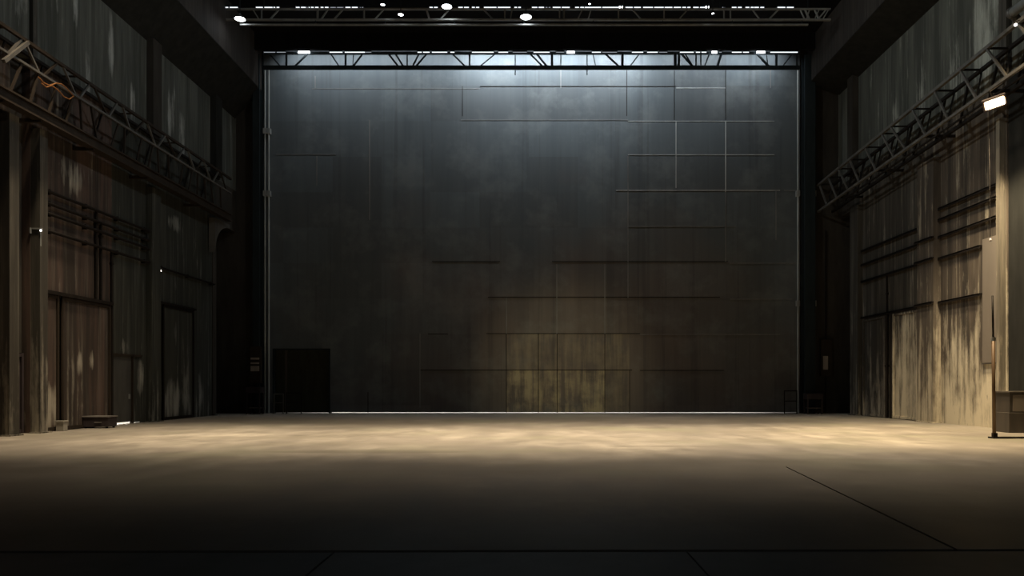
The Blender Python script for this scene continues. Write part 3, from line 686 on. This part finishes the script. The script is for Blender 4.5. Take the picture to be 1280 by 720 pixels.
# work stands in the back corners
def stand(pxa, pxb, ptop, Y, label):
    a, b2 = at(pxa,0,Y).x, at(pxb,0,Y).x; z = at(0,ptop,Y).z
    c = thing('work_stand', ((a+b2)/2, Y+.3, 0), label, 'stand', 'work stands in the back corners')
    MB().box(a, b2, Y, Y+.6, z-.3, z).build('top', M['case'], c, bevel=.01)
    for x in (a+.05, b2-.05):
        for y in (Y+.05, Y+.55): MB().box(x-.03, x+.03, y-.03, y+.03, 0, z-.3).build('leg', M['case'], c)
    MB().box(a+.08, b2-.08, Y+.05, Y+.55, .3, .34).build('shelf', M['cabinet'], c)
stand(307, 325, 484, 38.1, 'dark work stand below the wall box in the left corner')
stand(1009, 1029, 492, 38.1, 'dark work stand in the right corner of the back wall')
# boxes on the walls in the back corners
c = thing('control_box', (-15.4, 38.9, 2), 'reddish wall box with pale plates in the far left corner', 'control box')
xa, xb = at(312,0,38.6).x, at(325.5,0,38.6).x
MB().box(xa, xb, 38.6, 38.845, at(0,479,38.6).z, at(0,433,38.6).z).build('body', M['steel_brown'], c, bevel=.01)
cbody = bpy.data.objects['body'] if False else [o for o in c.children][0]
for ya_, yb_ in ((447,449.5),(453,455),(457.5,464)):
    MB().box(xa+.06, xb-.06, 38.58, 38.605, at(0,yb_,38.6).z, at(0,ya_,38.6).z).build('plate', M['plate'], cbody)
MB().tube((xa+.2, 38.75, .0), (xa+.2, 38.75, at(0,479,38.6).z), .03, 8).build('conduit', M['pipe_dark'], c)
c = thing('junction_box', (16.0, 39.2, 2), 'worn pale junction box with conduit in the far right corner', 'junction box')
xa, xb = at(1026,0,39.3).x, at(1040,0,39.3).x
MB().box(xa, xb, 39.25, 39.495, at(0,470,39.2).z, at(0,424,39.2).z).build('body', M['steel_brown'], c, bevel=.01)
MB().box(xa+.1, xb-.25, 39.22, 39.26, at(0,462,39.2).z, at(0,445,39.2).z).build('plate', M['plate'], c)
MB().tube(((xa+xb)/2, 39.4, at(0,424,39.2).z), ((xa+xb)/2, 39.4, 10), .04, 8).tube(((xa+xb)/2, 39.4, 0), ((xa+xb)/2, 39.4, at(0,470,39.2).z), .04, 8).build('conduit', M['pipe_dark'], c)

# ---------------------------------------------------------------- lights
def spot(loc, target, power, angle, blend, color, size=.6):
    l = bpy.data.lights.new('spot', 'SPOT'); l.energy = power; l.spot_size = R(angle); l.spot_blend = blend
    l.color = color; l.shadow_soft_size = size
    o = bpy.data.objects.new('spot_light', l); C.objects.link(o); o.location = loc
    o.rotation_euler = (Vector(target)-Vector(loc)).to_track_quat('-Z', 'Y').to_euler(); return o
def area(loc, target, power, sx_, sy_, color, spread=180):
    l = bpy.data.lights.new('area', 'AREA'); l.shape = 'RECTANGLE'; l.size = sx_; l.size_y = sy_
    l.energy = power; l.color = color; l.spread = R(spread)
    o = bpy.data.objects.new('area_light', l); C.objects.link(o); o.location = loc
    o.rotation_euler = (Vector(target)-Vector(loc)).to_track_quat('-Z', 'Y').to_euler(); return o
WARM = (1, .80, .54)
for x, pw in ((-13, 16500), (-6.5, 16500), (0, 24500), (6.5, 17500), (13, 26000)):
    spot((x, 21.8, 19.4), (x, 22.3, 0), pw, 47, 1.0, WARM if x < 10 else (1,.75,.42))
for x, pw in ((-8.5, 6500), (1, 7000), (9.5, 13500)):
    spot((x, 24.0, 19.4), (x, 24.0, 0), pw, 83, 1.0, (1,.82,.60))
spot((1.6, 10, 19.4), (1.7, YB, 1.6), 7500, 21, 1.0, (1,.86,.52), .3)
spot(fp - Vector((.1,.1,.3)), (16.4, 27.4, .8), 4200, 76, 1.0, (1,.80,.50), .2)
COOL = (.86,.94,1)
area((0, 38.62, 20.22), (0, 39.5, 16.0), 680, 27, .2, COOL, 115)
area((1.0, 38.62, 20.2), (1.0, 39.5, 16.0), 400, 10, .2, COOL, 115)
# unseen cool spots added to brighten the upper side walls
spot((4, 20, 19.6), (-16.4, 27, 15.0), 2600, 70, 1.0, (.85,.95,1))
spot((-4, 20, 19.6), (16.6, 27, 15.0), 4200, 70, 1.0, (.90,.97,.95))
# light behind the great wall and in the vestibule
area((.3, 40.5, 1.6), (.3, 40.0, 0), 900, 25, .6, (.9,.95,1))
area((-17.4, (YD0+YD1)/2, 2.6), (-17.2, (YD0+YD1)/2, 0), 260, 1, 1.6, (1,.95,.9))

w = bpy.data.worlds.new('World'); bpy.context.scene.world = w; w.use_nodes = True
w.node_tree.nodes['Background'].inputs[0].default_value = (.5,.55,.6,1)
w.node_tree.nodes['Background'].inputs[1].default_value = .036

# ---------------------------------------------------------------- camera
cam = bpy.data.cameras.new('camera'); co = bpy.data.objects.new('camera', cam); C.objects.link(co)
co.location = (0, 0, EYE); co.rotation_euler = (R(90), 0, 0)
cam.sensor_width = 36; cam.lens = 36*F/1280
cam.shift_x = -(VX-640)/1280; cam.shift_y = (VY-360)/1280
cam.clip_end = 200
S = bpy.context.scene; S.camera = co
S.view_settings.view_transform = 'Standard'; S.view_settings.look = 'None'
S.view_settings.exposure = 0; S.view_settings.gamma = 1; S.view_settings.use_curve_mapping = False
S.cycles.use_denoising = True
S.cycles.max_bounces = 6; S.cycles.diffuse_bounces = 4
S.cycles.sample_clamp_indirect = 4
